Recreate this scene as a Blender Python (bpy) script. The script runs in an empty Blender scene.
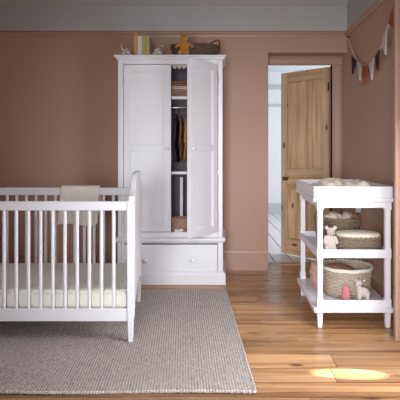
import bpy, bmesh, math, random
from mathutils import Vector, Matrix
random.seed(7)
PI = math.pi
C = bpy.context.scene.collection
MX = {}
F = 480.0
def P(px, py, D):            # a point seen at (px,py) at distance D
    return ((px-225)*D/F, D, 1.18-(py-150)*D/F)
# ------------------------------------------------------------ materials
def mat(name, col, rough=0.6, spec=0.3, metal=0.0, noise=0.0, nscale=20.0, bump=0.0, bscale=80.0, sheen=0.0):
    m = bpy.data.materials.new(name); m.use_nodes = True
    nt = m.node_tree; b = nt.nodes['Principled BSDF']
    b.inputs['Roughness'].default_value = rough
    b.inputs['Specular IOR Level'].default_value = spec
    b.inputs['Metallic'].default_value = metal
    if sheen: b.inputs['Sheen Weight'].default_value = sheen
    tc = nt.nodes.new('ShaderNodeTexCoord')
    n = nt.nodes.new('ShaderNodeTexNoise'); n.inputs['Scale'].default_value = nscale; n.inputs['Detail'].default_value = 3
    nt.links.new(tc.outputs['Object'], n.inputs['Vector'])
    r = nt.nodes.new('ShaderNodeMix'); r.data_type = 'RGBA'
    k = max(noise, 0.01)
    r.inputs[6].default_value = (*[c*(1-k) for c in col], 1); r.inputs[7].default_value = (*[min(1, c*(1+k)) for c in col], 1)
    nt.links.new(n.outputs['Fac'], r.inputs[0]); nt.links.new(r.outputs[2], b.inputs['Base Color'])
    if bump:
        n2 = nt.nodes.new('ShaderNodeTexNoise'); n2.inputs['Scale'].default_value = bscale
        nt.links.new(tc.outputs['Object'], n2.inputs['Vector'])
        bp = nt.nodes.new('ShaderNodeBump'); bp.inputs['Strength'].default_value = bump; bp.inputs['Distance'].default_value = 0.01
        nt.links.new(n2.outputs['Fac'], bp.inputs['Height']); nt.links.new(bp.outputs['Normal'], b.inputs['Normal'])
    return m
def S(r, g, b):              # sRGB 0-255 -> linear
    f = lambda v: (v/255/12.92) if v/255 <= 0.04045 else ((v/255+0.055)/1.055)**2.4
    return (f(r), f(g), f(b))
M = {}
M['pink'] = mat('plaster_pink_paint', S(188,153,136), 0.75, 0.2, noise=0.03, nscale=2, bump=0.05, bscale=60)
M['pinktrim'] = mat('satin_pink_paint', S(184,147,130), 0.4, 0.4, noise=0.02)
M['frieze'] = mat('pale_grey_paint', S(192,190,190), 0.8, 0.2, noise=0.03, nscale=3)
M['ceil'] = mat('ceiling_paint', S(190,187,185), 0.85, 0.2)
M['hall'] = mat('hall_white_paint', S(228,232,236), 0.7, 0.2)
M['halltrim'] = mat('hall_grey_paint', S(190,197,202), 0.6, 0.2)
M['white'] = mat('white_furniture_paint', S(228,225,231), 0.38, 0.4, noise=0.015, nscale=6)
M['sheet'] = mat('cream_sheet', S(246,242,230), 0.9, 0.1, noise=0.03, bump=0.1, bscale=12, sheen=0.2)
M['dark'] = mat('dark_gap', S(45,28,18), 0.9, 0.1)
M['inside'] = mat('wardrobe_inside_shaded', S(112,96,102), 0.6, 0.2)  # interior shadow put into the colour, darker than the outside
M['knob'] = mat('white_knob_paint', S(240,240,243), 0.25, 0.5)
M['steel'] = mat('dull_steel', S(190,190,195), 0.3, 0.5, metal=1)
M['brass'] = mat('aged_brass', S(120,88,50), 0.35, 0.5, metal=0.8)
M['black'] = mat('black_iron', S(38,30,26), 0.5, 0.4)
M['wick'] = mat('grey_brown_wicker', S(136,118,102), 0.7, 0.3, noise=0.35, nscale=60)
M['wicklight'] = mat('pale_seagrass', S(196,178,160), 0.75, 0.3, noise=0.25, nscale=50)
M['wickdark'] = mat('dark_wicker', S(104,84,74), 0.6, 0.3, noise=0.75, nscale=70)
M['wickbrown'] = mat('mottled_wicker', S(176,142,126), 0.7, 0.3, noise=0.7, nscale=60)
M['muslin'] = mat('muslin_cloth', S(206,190,178), 0.95, 0.1, noise=0.07, nscale=25, bump=0.3, bscale=60, sheen=0.2)
M['lining'] = mat('white_lining', S(232,226,216), 0.9, 0.1, noise=0.04, bump=0.2)
M['lidfab'] = mat('cream_fabric', S(220,207,192), 0.95, 0.1, noise=0.15, nscale=22, bump=0.3)
M['brownwool'] = mat('brown_wool', S(168,125,105), 0.95, 0.1, noise=0.12, nscale=50, bump=0.5)
M['rose'] = mat('dusty_rose_wool', S(200,120,125), 0.95, 0.1, noise=0.12, nscale=80, bump=0.5, sheen=0.3)
M['pinkknit'] = mat('pale_pink_knit', S(205,160,150), 0.95, 0.1, noise=0.25, nscale=70, bump=0.6)
M['plush'] = mat('pale_plush', S(190,175,169), 1.0, 0.1, noise=0.08, nscale=80, bump=0.6, bscale=150, sheen=0.4)
M['plushw'] = mat('white_plush', S(198,186,180), 1.0, 0.1, noise=0.1, nscale=90, bump=0.6, bscale=150, sheen=0.4)
M['mustard'] = mat('mustard_plush', S(184,124,46), 1.0, 0.1, noise=0.15, nscale=90, bump=0.6, bscale=150, sheen=0.3)
M['gold'] = mat('gold_book_cloth', S(200,150,60), 0.6, 0.3, noise=0.1)
M['bookw'] = mat('pale_book_cover', S(205,200,195), 0.6, 0.3, noise=0.25, nscale=90)
M['bookg'] = mat('green_gold_book_cover', S(172,160,98), 0.6, 0.3, noise=0.25, nscale=90)
M['paper'] = mat('book_paper', S(225,215,190), 0.9, 0.1)
M['navy'] = mat('charcoal_felt', S(62,54,60), 0.95, 0.1, noise=0.2)
M['rust'] = mat('rust_felt', S(165,88,50), 0.95, 0.1, noise=0.1)
M['flagw'] = mat('off_white_felt', S(205,190,186), 0.95, 0.1, noise=0.1)
M['flagp'] = mat('blush_felt', S(195,150,138), 0.95, 0.1, noise=0.1)
M['string'] = mat('white_cord', S(215,205,195), 0.9, 0.1)
M['clothk'] = mat('black_cloth', S(66,58,60), 0.95, 0.1, noise=0.2)
M['clothm'] = mat('ochre_cloth', S(190,138,84), 0.95, 0.1, noise=0.15)
M['clothb'] = mat('brown_cloth', S(150,108,86), 0.95, 0.1, noise=0.15)
M['foldp'] = mat('folded_mauve', S(178,140,132), 0.95, 0.1, noise=0.08)
M['foldc'] = mat('folded_cream', S(222,205,180), 0.95, 0.1, noise=0.05)
M['foldb'] = mat('folded_brown', S(150,105,88), 0.95, 0.1, noise=0.08)
M['paleroll'] = mat('pale_paper', S(240,243,250), 0.7, 0.2)

def nodes(m):
    nt = m.node_tree; return nt, nt.nodes, nt.links
def wood_mat(name, c1, c2, c3, axis, rough, scale=1.0, knots=True, island=0.35):
    """grain stretched along one axis; per-board variation; knots and wear"""
    m = bpy.data.materials.new(name); m.use_nodes = True
    nt, N, L = nodes(m); b = N['Principled BSDF']
    tc = N.new('ShaderNodeTexCoord'); geo = N.new('ShaderNodeNewGeometry')
    off = N.new('ShaderNodeVectorMath'); off.operation = 'ADD'
    cmb = N.new('ShaderNodeCombineXYZ')
    mu = N.new('ShaderNodeMath'); mu.operation = 'MULTIPLY'; mu.inputs[1].default_value = 23.0
    L.new(geo.outputs['Random Per Island'], mu.inputs[0])
    for i in range(3): L.new(mu.outputs[0], cmb.inputs[i])
    L.new(tc.outputs['Object'], off.inputs[0]); L.new(cmb.outputs[0], off.inputs[1])
    mp = N.new('ShaderNodeMapping')
    sc = [26*scale, 26*scale, 26*scale]; sc[axis] = 1.1*scale
    mp.inputs['Scale'].default_value = sc
    L.new(off.outputs[0], mp.inputs[0])
    n = N.new('ShaderNodeTexNoise'); n.inputs['Scale'].default_value = 1.0; n.inputs['Detail'].default_value = 5; n.inputs['Distortion'].default_value = 0.6
    L.new(mp.outputs[0], n.inputs['Vector'])
    cr = N.new('ShaderNodeValToRGB')
    cr.color_ramp.elements[0].position = 0.30; cr.color_ramp.elements[0].color = (*c3, 1)
    cr.color_ramp.elements[1].position = 0.72; cr.color_ramp.elements[1].color = (*c1, 1)
    e = cr.color_ramp.elements.new(0.5); e.color = (*c2, 1)
    L.new(n.outputs['Fac'], cr.inputs[0])
    # broad patches
    n2 = N.new('ShaderNodeTexNoise'); n2.inputs['Scale'].default_value = 2.6; n2.inputs['Detail'].default_value = 4
    mp2 = N.new('ShaderNodeMapping'); s2 = [1.6, 1.6, 1.6]; s2[axis] = 0.7; mp2.inputs['Scale'].default_value = s2
    L.new(off.outputs[0], mp2.inputs[0]); L.new(mp2.outputs[0], n2.inputs['Vector'])
    hsv = N.new('ShaderNodeHueSaturation')
    ma = N.new('ShaderNodeMath'); ma.operation = 'MULTIPLY_ADD'; ma.inputs[1].default_value = island; ma.inputs[2].default_value = 1-island/2
    L.new(geo.outputs['Random Per Island'], ma.inputs[0])
    mb = N.new('ShaderNodeMath'); mb.operation = 'MULTIPLY_ADD'; mb.inputs[1].default_value = 0.9; mb.inputs[2].default_value = 0.52
    L.new(n2.outputs['Fac'], mb.inputs[0])
    mc = N.new('ShaderNodeMath'); mc.operation = 'MULTIPLY'
    L.new(ma.outputs[0], mc.inputs[0]); L.new(mb.outputs[0], mc.inputs[1])
    L.new(mc.outputs[0], hsv.inputs['Value']); L.new(cr.outputs[0], hsv.inputs['Color'])
    out = hsv.outputs[0]
    if knots:
        mp3 = N.new('ShaderNodeMapping'); s3 = [7.5*scale, 7.5*scale, 7.5*scale]; s3[axis] = 3.2*scale; mp3.inputs['Scale'].default_value = s3
        L.new(off.outputs[0], mp3.inputs[0])
        v = N.new('ShaderNodeTexVoronoi'); v.inputs['Scale'].default_value = 1.0
        L.new(mp3.outputs[0], v.inputs['Vector'])
        kr = N.new('ShaderNodeValToRGB'); kr.color_ramp.elements[0].position = 0.07; kr.color_ramp.elements[0].color = (1,1,1,1)
        kr.color_ramp.elements[1].position = 0.14; kr.color_ramp.elements[1].color = (0,0,0,1)
        L.new(v.outputs['Distance'], kr.inputs[0])
        mx = N.new('ShaderNodeMix'); mx.data_type = 'RGBA'; mx.inputs[7].default_value = (c3[0]*0.35, c3[1]*0.28, c3[2]*0.25, 1)
        L.new(kr.outputs[0], mx.inputs[0]); L.new(out, mx.inputs[6]); out = mx.outputs[2]
    L.new(out, b.inputs['Base Color'])
    rr = N.new('ShaderNodeMath'); rr.operation = 'MULTIPLY_ADD'; rr.inputs[1].default_value = 0.3; rr.inputs[2].default_value = rough-0.15
    L.new(n2.outputs['Fac'], rr.inputs[0]); L.new(rr.outputs[0], b.inputs['Roughness'])
    b.inputs['Specular IOR Level'].default_value = 0.5
    bp = N.new('ShaderNodeBump'); bp.inputs['Strength'].default_value = 0.12; bp.inputs['Distance'].default_value = 0.004
    L.new(n.outputs['Fac'], bp.inputs['Height']); L.new(bp.outputs['Normal'], b.inputs['Normal'])
    return m
M['floor'] = wood_mat('old_waxed_pine_boards', S(204,162,120), S(178,132,90), S(122,80,50), 0, 0.30, 0.7, True, 0.34)
M['pine'] = wood_mat('stripped_pine', S(222,188,152), S(206,170,132), S(178,138,100), 2, 0.55, 0.9, True, 0.10)
M['pineh'] = wood_mat('stripped_pine_rail', S(212,180,142), S(196,162,124), S(170,132,94), 0, 0.55, 0.9, True, 0.10)
M['hallfloor'] = mat('white_painted_boards', S(222,222,226), 0.35, 0.4, noise=0.04)

# rug: heathered loops, plus painted shade between the ribs
def rug_mat():
    m = bpy.data.materials.new('heathered_wool_loops'); m.use_nodes = True
    nt, N, L = nodes(m); b = N['Principled BSDF']; b.inputs['Roughness'].default_value = 0.95; b.inputs['Specular IOR Level'].default_value = 0.1
    tc = N.new('ShaderNodeTexCoord')
    mp = N.new('ShaderNodeMapping'); mp.inputs['Rotation'].default_value = (0,0,math.radians(-4.95)); mp.inputs['Scale'].default_value = (137, 90, 40)
    L.new(tc.outputs['Object'], mp.inputs[0])
    n = N.new('ShaderNodeTexVoronoi'); n.inputs['Scale'].default_value = 1.0; n.inputs['Randomness'].default_value = 0.2
    L.new(mp.outputs[0], n.inputs['Vector'])
    sepc = N.new('ShaderNodeSeparateColor'); L.new(n.outputs['Color'], sepc.inputs[0])
    mp5 = N.new('ShaderNodeMapping'); mp5.inputs['Scale'].default_value = (60, 25, 9); L.new(tc.outputs['Object'], mp5.inputs[0])
    nn = N.new('ShaderNodeTexNoise'); nn.inputs['Scale'].default_value = 1.0; L.new(mp5.outputs[0], nn.inputs['Vector'])
    mixf = N.new('ShaderNodeMath'); mixf.operation = 'MULTIPLY_ADD'; mixf.inputs[1].default_value = 0.28
    hf_ = N.new('ShaderNodeMath'); hf_.operation = 'MULTIPLY'; hf_.inputs[1].default_value = 0.32
    L.new(nn.outputs['Fac'], hf_.inputs[0]); L.new(sepc.outputs[0], mixf.inputs[0]); L.new(hf_.outputs[0], mixf.inputs[2])
    cr = N.new('ShaderNodeValToRGB'); E = cr.color_ramp.elements
    E[0].position = 0.15; E[0].color = (*S(138,124,119), 1); E[1].position = 0.85; E[1].color = (*S(218,210,206), 1)
    e = E.new(0.48); e.color = (*S(184,172,166), 1)
    mp6 = N.new('ShaderNodeMapping'); mp6.inputs['Scale'].default_value = (1, 0.0866, 0); L.new(tc.outputs['Object'], mp6.inputs[0])
    sx_ = N.new('ShaderNodeVectorMath'); sx_.operation = 'DOT_PRODUCT'; sx_.inputs[1].default_value = (1, 1, 0); L.new(mp6.outputs[0], sx_.inputs[0])
    m1 = N.new('ShaderNodeMath'); m1.operation = 'MULTIPLY'; m1.inputs[1].default_value = 2*PI/0.0145; L.new(sx_.outputs['Value'], m1.inputs[0])
    m2 = N.new('ShaderNodeMath'); m2.operation = 'SINE'; L.new(m1.outputs[0], m2.inputs[0])
    m3 = N.new('ShaderNodeMath'); m3.operation = 'MULTIPLY_ADD'; m3.inputs[1].default_value = 0.22; m3.inputs[2].default_value = 0.2; L.new(m2.outputs[0], m3.inputs[0])  # darkens the grooves between ribs: shade put into the colour
    m4 = N.new('ShaderNodeMath'); m4.operation = 'ADD'; L.new(m3.outputs[0], m4.inputs[0]); L.new(mixf.outputs[0], m4.inputs[1])
    L.new(m4.outputs[0], cr.inputs[0]); L.new(cr.outputs[0], b.inputs['Base Color'])
    bp = N.new('ShaderNodeBump'); bp.inputs['Strength'].default_value = 0.8; bp.inputs['Distance'].default_value = 0.006; bp.invert = True
    L.new(n.outputs['Distance'], bp.inputs['Height']); L.new(bp.outputs['Normal'], b.inputs['Normal'])
    return m
M['rug'] = rug_mat()
def spots_mat():
    m = bpy.data.materials.new('black_and_white_dots'); m.use_nodes = True
    nt, N, L = nodes(m); b = N['Principled BSDF']; b.inputs['Roughness'].default_value = 0.6
    tc = N.new('ShaderNodeTexCoord'); v = N.new('ShaderNodeTexVoronoi'); v.inputs['Scale'].default_value = 55
    L.new(tc.outputs['Object'], v.inputs['Vector'])
    cr = N.new('ShaderNodeValToRGB'); cr.color_ramp.interpolation = 'CONSTANT'
    cr.color_ramp.elements[0].color = (*S(60,42,38), 1); cr.color_ramp.elements[1].position = 0.42; cr.color_ramp.elements[1].color = (*S(200,186,178), 1)
    L.new(v.outputs['Distance'], cr.inputs[0]); L.new(cr.outputs[0], b.inputs['Base Color'])
    return m
M['spots'] = spots_mat()

# ------------------------------------------------------------ mesh helpers
def box(bm, x0, x1, y0, y1, z0, z1):
    v = [bm.verts.new((x, y, z)) for x in (x0, x1) for y in (y0, y1) for z in (z0, z1)]
    for f in ((0,1,3,2),(4,6,7,5),(0,4,5,1),(2,3,7,6),(0,2,6,4),(1,5,7,3)): bm.faces.new([v[i] for i in f])
    return v
def prism(bm, pts, axis, a, b):
    """closed outline pts in the two other axes, extruded a..b along axis"""
    def mk(p, t):
        if axis == 0: return (t, p[0], p[1])
        if axis == 1: return (p[0], t, p[1])
        return (p[0], p[1], t)
    A = [bm.verts.new(mk(p, a)) for p in pts]; B = [bm.verts.new(mk(p, b)) for p in pts]
    bm.faces.new(A); bm.faces.new(B[::-1])
    n = len(pts)
    for i in range(n): bm.faces.new((A[i], B[i], B[(i+1)%n], A[(i+1)%n]))
def tube(bm, pts, r, seg=8, closed=False, cap=True):
    pts = [Vector(p) for p in pts]; n = len(pts); rings = []
    rr = r if isinstance(r, (list, tuple)) else [r]*n
    up = None
    for i, p in enumerate(pts):
        if closed: t = pts[(i+1)%n]-pts[i-1]
        else: t = pts[min(i+1, n-1)]-pts[max(i-1, 0)]
        t.normalize()
        if up is None:
            up = Vector((0,0,1)) if abs(t.z) < 0.9 else Vector((1,0,0))
        a = (up - t*up.dot(t)); 
        if a.length < 1e-5: a = t.orthogonal()
        a.normalize(); up = a; c = t.cross(a)
        rings.append([bm.verts.new(p + (a*math.cos(2*PI*k/seg)+c*math.sin(2*PI*k/seg))*rr[i]) for k in range(seg)])
    for i in range(n if closed else n-1):
        A, B = rings[i], rings[(i+1)%n]
        for k in range(seg): bm.faces.new((A[k], A[(k+1)%seg], B[(k+1)%seg], B[k]))
    if cap and not closed:
        bm.faces.new(rings[0][::-1]); bm.faces.new(rings[-1])
def lathe(bm, prof, cx, cy, seg=24, sx=1, sy=1, axis=2, base=0):
    """prof: (radius, height)"""
    rings = []
    for r, h in prof:
        ring = []
        for k in range(seg):
            a = 2*PI*k/seg; u, w = max(r, 1e-4)*math.cos(a)*sx, max(r, 1e-4)*math.sin(a)*sy
            if axis == 2: ring.append(bm.verts.new((cx+u, cy+w, base+h)))
            elif axis == 1: ring.append(bm.verts.new((cx+u, base+h, cy+w)))
            else: ring.append(bm.verts.new((base+h, cx+u, cy+w)))
        rings.append(ring)
    for A, B in zip(rings, rings[1:]):
        for k in range(seg): bm.faces.new((A[k], A[(k+1)%seg], B[(k+1)%seg], B[k]))
    bm.faces.new(rings[0][::-1]); bm.faces.new(rings[-1])
def ell(bm, c, r, rot=(0,0,0), sub=3):
    mt = Matrix.Translation(c) @ Matrix.Rotation(rot[2],4,'Z') @ Matrix.Rotation(rot[1],4,'Y') @ Matrix.Rotation(rot[0],4,'X') @ Matrix.Diagonal((r[0], r[1], r[2], 1))
    bmesh.ops.create_icosphere(bm, subdivisions=sub, radius=1, matrix=mt)
def nb(): return bmesh.new()
def ob(name, bm, m, parent=None, world=False, smooth=False, bevel=0.0, remesh=0.0, kind=None, label=None, sub=0, auto=None):
    if parent is not None and world: bm.transform(MX[parent].inverted())
    bmesh.ops.recalc_face_normals(bm, faces=bm.faces[:])
    me = bpy.data.meshes.new(name); bm.to_mesh(me); bm.free()
    me.materials.append(M[m] if isinstance(m, str) else m)
    o = bpy.data.objects.new(name, me); C.objects.link(o)
    if parent is not None: o.parent = parent; MX[o] = MX[parent]
    else: MX[o] = Matrix()
    if smooth:
        for p in me.polygons: p.use_smooth = True
    if bevel:
        md = o.modifiers.new('bevel', 'BEVEL'); md.width = bevel; md.segments = 2; md.limit_method = 'ANGLE'; md.angle_limit = 0.7
    if remesh:
        md = o.modifiers.new('remesh', 'REMESH'); md.mode = 'VOXEL'; md.voxel_size = remesh; md.use_smooth_shade = True
        ms = o.modifiers.new('smooth', 'SMOOTH'); ms.iterations = 4
    if sub:
        md = o.modifiers.new('sub', 'SUBSURF'); md.levels = sub; md.render_levels = sub
    if kind: o['kind'] = kind
    if label: o['label'] = label
    return o
def thing(name, label, cat, loc=(0,0,0), rotz=0, group=None):
    o = bpy.data.objects.new(name, None); C.objects.link(o)
    o.location = loc; o.rotation_euler = (0,0,rotz); o.empty_display_size = 0.05
    o['label'] = label; o['category'] = cat
    if group: o['group'] = group
    MX[o] = Matrix.Translation(loc) @ Matrix.Rotation(rotz, 4, 'Z')
    return o
def tag(o, label, cat, group=None):
    o['label'] = label; o['category'] = cat
    if group: o['group'] = group
    return o
def struct(name, bm, m, **k): return ob(name, bm, m, kind='structure', **k)

# ------------------------------------------------------------ the room
XR, YB, YA, ZC = 1.20, 4.72, 4.95, 2.65
XL, YN = -2.75, -0.9
# floor boards
bm = nb()
y = YN
edges = [2.29, 2.338, 2.441, 2.60, 2.776, 2.95, 3.11, 3.29, 3.50, 3.70, 3.905, 4.10, 4.28, 4.45, 4.60, 4.74, 4.93]
ys = []
while y < 2.2: ys.append(y); y += 0.17
ys = [v for v in ys if v < 2.15] + edges
for i in range(len(ys)-1):
    gp_ = lambda v: 0.006 if abs(v-2.338) < .01 or abs(v-2.441) < .01 else 0.0034
    a, b = ys[i]+gp_(ys[i]), ys[i+1]-gp_(ys[i+1])
    cuts = [XL] + sorted(random.uniform(XL+0.4, XR-0.2) for _ in range(2 if i % 3 else 1)) + [XR]
    for c0, c1 in zip(cuts, cuts[1:]): box(bm, c0+0.001, c1-0.001, a, b, -0.02, random.uniform(-0.0012, 0.0))
floor = struct('floor', bm, 'floor', bevel=0.0015)
bm = nb(); box(bm, XL, XR, YN, 4.93, -0.06, -0.015); ob('subfloor', bm, 'dark', floor)
# back wall with the recess for the door
bm = nb()
RX = (268-225)*YB/F; RZ = 2.139
prism(bm, [(XL,0),(RX,0),(RX,RZ),(XR,RZ),(XR,2.345),(XL,2.345)], 1, YB, YA)
OX0, OX1, OZ = 0.445, 1.105, 2.067
struct('wall_back', bm, 'pink')
bm = nb(); box(bm, XL, XR, YB, YA, 2.345, ZC+0.1); struct('wall_frieze_back', bm, 'frieze')
bm = nb()
prism(bm, [(XL,0),(OX0,0),(OX0,OZ),(OX1,OZ),(OX1,0),(1.32,0),(1.32,ZC+0.1),(XL,ZC+0.1)], 1, YA+0.001, YA+0.07)
struct('wall_doorway', bm, 'pink')
# right wall, with the window opening nearer to the camera
WY0, WY1, WZ0, WZ1 = 1.35, 2.62, 0.03, 2.3
bm = nb()
prism(bm, [(YN,0),(WY0,0),(WY0,WZ1),(WY1,WZ1),(WY1,0),(YA,0),(YA,2.345),(YN,2.345)], 0, XR, XR+0.12)
box(bm, XR, XR+0.12, WY0, WY1, 0, WZ0)
struct('wall_right', bm, 'pink')
bm = nb(); box(bm, XR, XR+0.12, YN, YB, 2.345, ZC+0.1); struct('wall_frieze_right', bm, 'frieze')
# window frame in the opening
bm = nb()
for a, b in ((WY0, WY0+0.04), (WY1-0.04, WY1), ((WY0+WY1)/2-0.015, (WY0+WY1)/2+0.015)): box(bm, XR+0.05, XR+0.09, a, b, WZ0, WZ1)
for a, b in ((WZ0, WZ0+0.05), (WZ1-0.05, WZ1)): box(bm, XR+0.05, XR+0.09, WY0, WY1, a, b)
struct('window_1', bm, 'white')
bm = nb()
for a, b in ((-1.05, -1.0), (0.3, 0.35), (-0.37, -0.33)): box(bm, a, b, YN, YN+0.05, 0.35, 1.95)
for a, b in ((0.35, 0.4), (1.9, 1.95)): box(bm, -1.0, 0.3, YN, YN+0.05, a, b)
struct('added_window_frame', bm, 'white')  # unseen frame added on the solid wall behind the fill lamp
# other walls
bm = nb(); box(bm, XL-0.1, XL, YN, YA, 0, ZC+0.1); struct('wall_left', bm, 'pink')
bm = nb(); box(bm, XL-0.1, XR+0.12, YN-0.1, YN, 0, ZC+0.1); struct('wall_front', bm, 'pink')
bm = nb(); box(bm, XL-0.1, XR+0.12, YN-0.1, YB, ZC, ZC+0.08); struct('ceiling', bm, 'ceil')
# cornice line, picture rails, skirtings
bm = nb()
prism(bm, [(YB, ZC-0.05), (YB-0.012, ZC-0.05), (YB-0.05, ZC-0.012), (YB-0.05, ZC), (YB, ZC)], 0, XL, XR)
struct('trim_1', bm, 'ceil')
def railprof(w, z0):
    return [(0, z0), (-0.012*w, z0), (-0.016*w, z0+0.018), (-0.03*w, z0+0.03), (-0.03*w, z0+0.045), (-0.014*w, z0+0.058), (0, z0+0.058)]
bm = nb(); prism(bm, [(YB+p[0], p[1]) for p in railprof(1, 2.29)], 0, XL, XR-0.03); struct('trim_2', bm, 'pinktrim')
bm = nb(); prism(bm, [(XR+p[0], p[1]) for p in railprof(1, 2.29)], 1, YN, YB); struct('trim_3', bm, 'pinktrim')
def skprof(h): return [(0, 0), (-0.02, 0), (-0.02, h-0.03), (-0.012, h-0.018), (-0.008, h), (0, h)]
bm = nb(); prism(bm, [(YB+p[0], p[1]) for p in skprof(0.187)], 0, XL, RX); struct('baseboard_back', bm, 'pinktrim')
bm = nb(); prism(bm, [(XR+p[0], p[1]) for p in skprof(0.187)], 1, 3.2, YA-0.03); struct('baseboard_right', bm, 'pinktrim')
# door architrave and lining
bm = nb()
for x0, x1 in ((OX1+0.012, XR),):
    prism(bm, [(x0, YA), (x1, YA), (x1, YA-0.03), (x1-0.015, YA-0.034), (x1-0.03, YA-0.022), (x0+0.012, YA-0.018), (x0, YA-0.01)], 2, 0.0, OZ-0.012)
prism(bm, [(YA, OZ-0.012), (YA, RZ), (YA-0.03, RZ), (YA-0.034, RZ-0.015), (YA-0.022, RZ-0.03), (YA-0.018, OZ+0.0), (YA-0.01, OZ-0.012)], 0, RX+0.002, XR)
struct('trim_4', bm, 'pinktrim')
bm = nb()
box(bm, OX1, OX1+0.03, YA-0.004, YA+0.09, 0, OZ); box(bm, OX0-0.03, OX0, YA-0.004, YA+0.09, 0, OZ); box(bm, OX0, OX1, YA-0.004, YA+0.09, OZ, OZ+0.03)
struct('trim_5', bm, 'pinktrim')
bm = nb(); box(bm, RX, XR, 4.93, 5.03, -0.02, 0.008); struct('trim_6', bm, 'pinktrim', bevel=0.004)
# window casing / panelled reveal that stands out at the right edge
bm = nb()
cx0 = 1.056
box(bm, cx0+0.008, XR, 2.985, 3.03, 0.0, 2.45)
for k in range(5): tube(bm, [(cx0+0.012+k*0.03, 2.985, 0.0), (cx0+0.012+k*0.03, 2.985, 2.45)], 0.012, 10)
struct('trim_7', bm, 'pinktrim')
# the room beyond
bm = nb()
hb = nb()
x = -2.0
while x < 4.0:
    w = 0.19
    box(bm, x+0.0065, x+w-0.0065, 5.03, 8.9, -0.02, 0.0)
    x += w
rot = Matrix.Translation((0.9, 6, 0)) @ Matrix.Rotation(math.radians(3.5), 4, 'Z') @ Matrix.Translation((-0.9, -6, 0))
bm.transform(rot)
hf = struct('floor_hall', bm, 'hallfloor')
bm = nb(); box(bm, -2.0, 4.0, 5.02, 9.2, -0.06, -0.012)
ob('board_gap', bm, M['dark'], hf)
bm = nb(); box(bm, -2.2, 4.2, 8.85, 8.95, 0, 2.8); struct('wall_hall_back', bm, 'hall')
bm = nb(); box(bm, -2.3, -2.2, 5.02, 8.9, 0, 2.8); struct('wall_hall_left', bm, 'hall')
bm = nb(); box(bm, 3.2, 3.3, 5.02, 8.9, 0, 2.8); struct('wall_hall_right', bm, 'hall')
bm = nb(); box(bm, -2.3, 4.2, 5.02, 8.95, 2.62, 2.7); struct('ceiling_hall', bm, 'hall')
bm = nb()
box(bm, -2.2, 3.2, 8.80, 8.85, 2.30, 2.36); box(bm, -2.2, 3.2, 8.81, 8.85, 1.98, 2.02)
struct('trim_8', bm, 'halltrim')
bm = nb(); box(bm, -2.2, 3.2, 8.82, 8.85, 0, 0.2); struct('baseboard_hall', bm, 'halltrim')

# ------------------------------------------------------------ pine door
hx, hy = OX1-0.008, YA+0.075
fx, fy = (282-225)*5.47/F, 5.47
W = math.hypot(fx-hx, fy-hy); ang = math.atan2(fy-hy, fx-hx)
door = thing('pine_door', 'stripped pine four panel door standing open into the white room beyond', 'door', (hx, hy, 0), ang)
T = 0.036; H0, H1 = 0.014, 2.050
# local x 0 (hinge) .. W (free). the face the camera sees is local +y side
def dpart(name, m, x0, x1, z0, z1, y0=-T/2, y1=T/2, **k):
    b = nb(); box(b, x0, x1, y0, y1, z0, z1); return ob(name, b, m, door, bevel=0.002, **k)
st = 0.085
dpart('stile', 'pine', W-st, W, H0, H1); dpart('stile', 'pine', 0, st, H0, H1)
dpart('top_rail', 'pineh', st, W-st, 1.935, H1); dpart('lock_rail', 'pineh', st, W-st, 0.74, 0.975); dpart('bottom_rail', 'pineh', st, W-st, H0, 0.19)
mid = W/2
dpart('muntin', 'pine', mid-0.035, mid+0.035, 0.975, 1.935); dpart('muntin', 'pine', mid-0.035, mid+0.035, 0.19, 0.74)
for a, b in ((st, mid-0.035), (mid+0.035, W-st)):
    for (c, d) in ((0.975, 1.935), (0.19, 0.74)):
        q = nb(); box(q, a+0.005, b-0.005, -0.004, 0.004, c+0.005, d-0.005); box(q, a, b, -0.014, -0.006, c, d)
        ob('panel', q, 'pine', door)
for sgn in (-1, 1):
    b = nb()
    lathe(b, [(0.022,0),(0.022,0.004),(0.009,0.008),(0.008,0.03),(0.02,0.036),(0.025,0.048),(0.02,0.06),(0.004,0.064)], W-0.085, 0.86, 16, axis=1)
    if sgn < 0:
        for v in b.verts: v.co.y = -v.co.y
    for v in b.verts: v.co.y += sgn*T/2
    ob('door_knob', b, 'brass', door, smooth=True, label='aged brass knob')
b = nb(); lathe(b, [(0.014,0),(0.014,0.004),(0.003,0.006)], W-0.032, 0.86, 12, axis=1, base=T/2); ob('keyhole_cover', b, 'brass', door)
for z in (0.25, 1.80):
    b = nb(); tube(b, [(0.0, T/2+0.004, z), (0.0, T/2+0.004, z+0.09)], 0.006, 8); box(b, 0.002, 0.014, T/2, T/2+0.002, z, z+0.09)
    ob('hinge', b, 'black', door)

# ------------------------------------------------------------ rug
bm = nb()
ra, rb = Vector((0.148, 2.325)), Vector((0.0, 4.035))
width = 2.15
NX, NY = 888, 110
grid = []
for j in range(NY+1):
    t = j/NY; row = []
    for i in range(NX+1):
        u = i/NX
        p = ra.lerp(rb, t) + Vector((-width*u, 0))
        wob = 0.004*math.sin(j*0.7)+0.006*math.sin(t*9)
        yy = p.y + 0.004*math.sin(i*0.25)*(1 if j in (0, NY) else 0) + 0.008*math.sin(u*11)
        h = 0.0085+0.0035*abs(math.sin(i*PI/6))**0.7+0.0006*math.sin(j*1.9+(i//6)*2.3)
        e = min(i, NX-i, j, NY-j)
        if e == 0: h = 0.001
        elif e == 1: h = 0.008
        row.append(bm.verts.new((p.x+wob*0, yy, h)))
    grid.append(row)
for j in range(NY):
    for i in range(NX): bm.faces.new((grid[j][i], grid[j][i+1], grid[j+1][i+1], grid[j+1][i]))
tube_b = nb()
rug = thing('woven_rug', 'large rectangular heathered grey beige woven rug on the floorboards under the cot', 'rug', (ra.x-width/2, 3.18, 0))
ob('pile', bm, 'rug', rug, world=True, smooth=True)
bm = nb()
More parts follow.
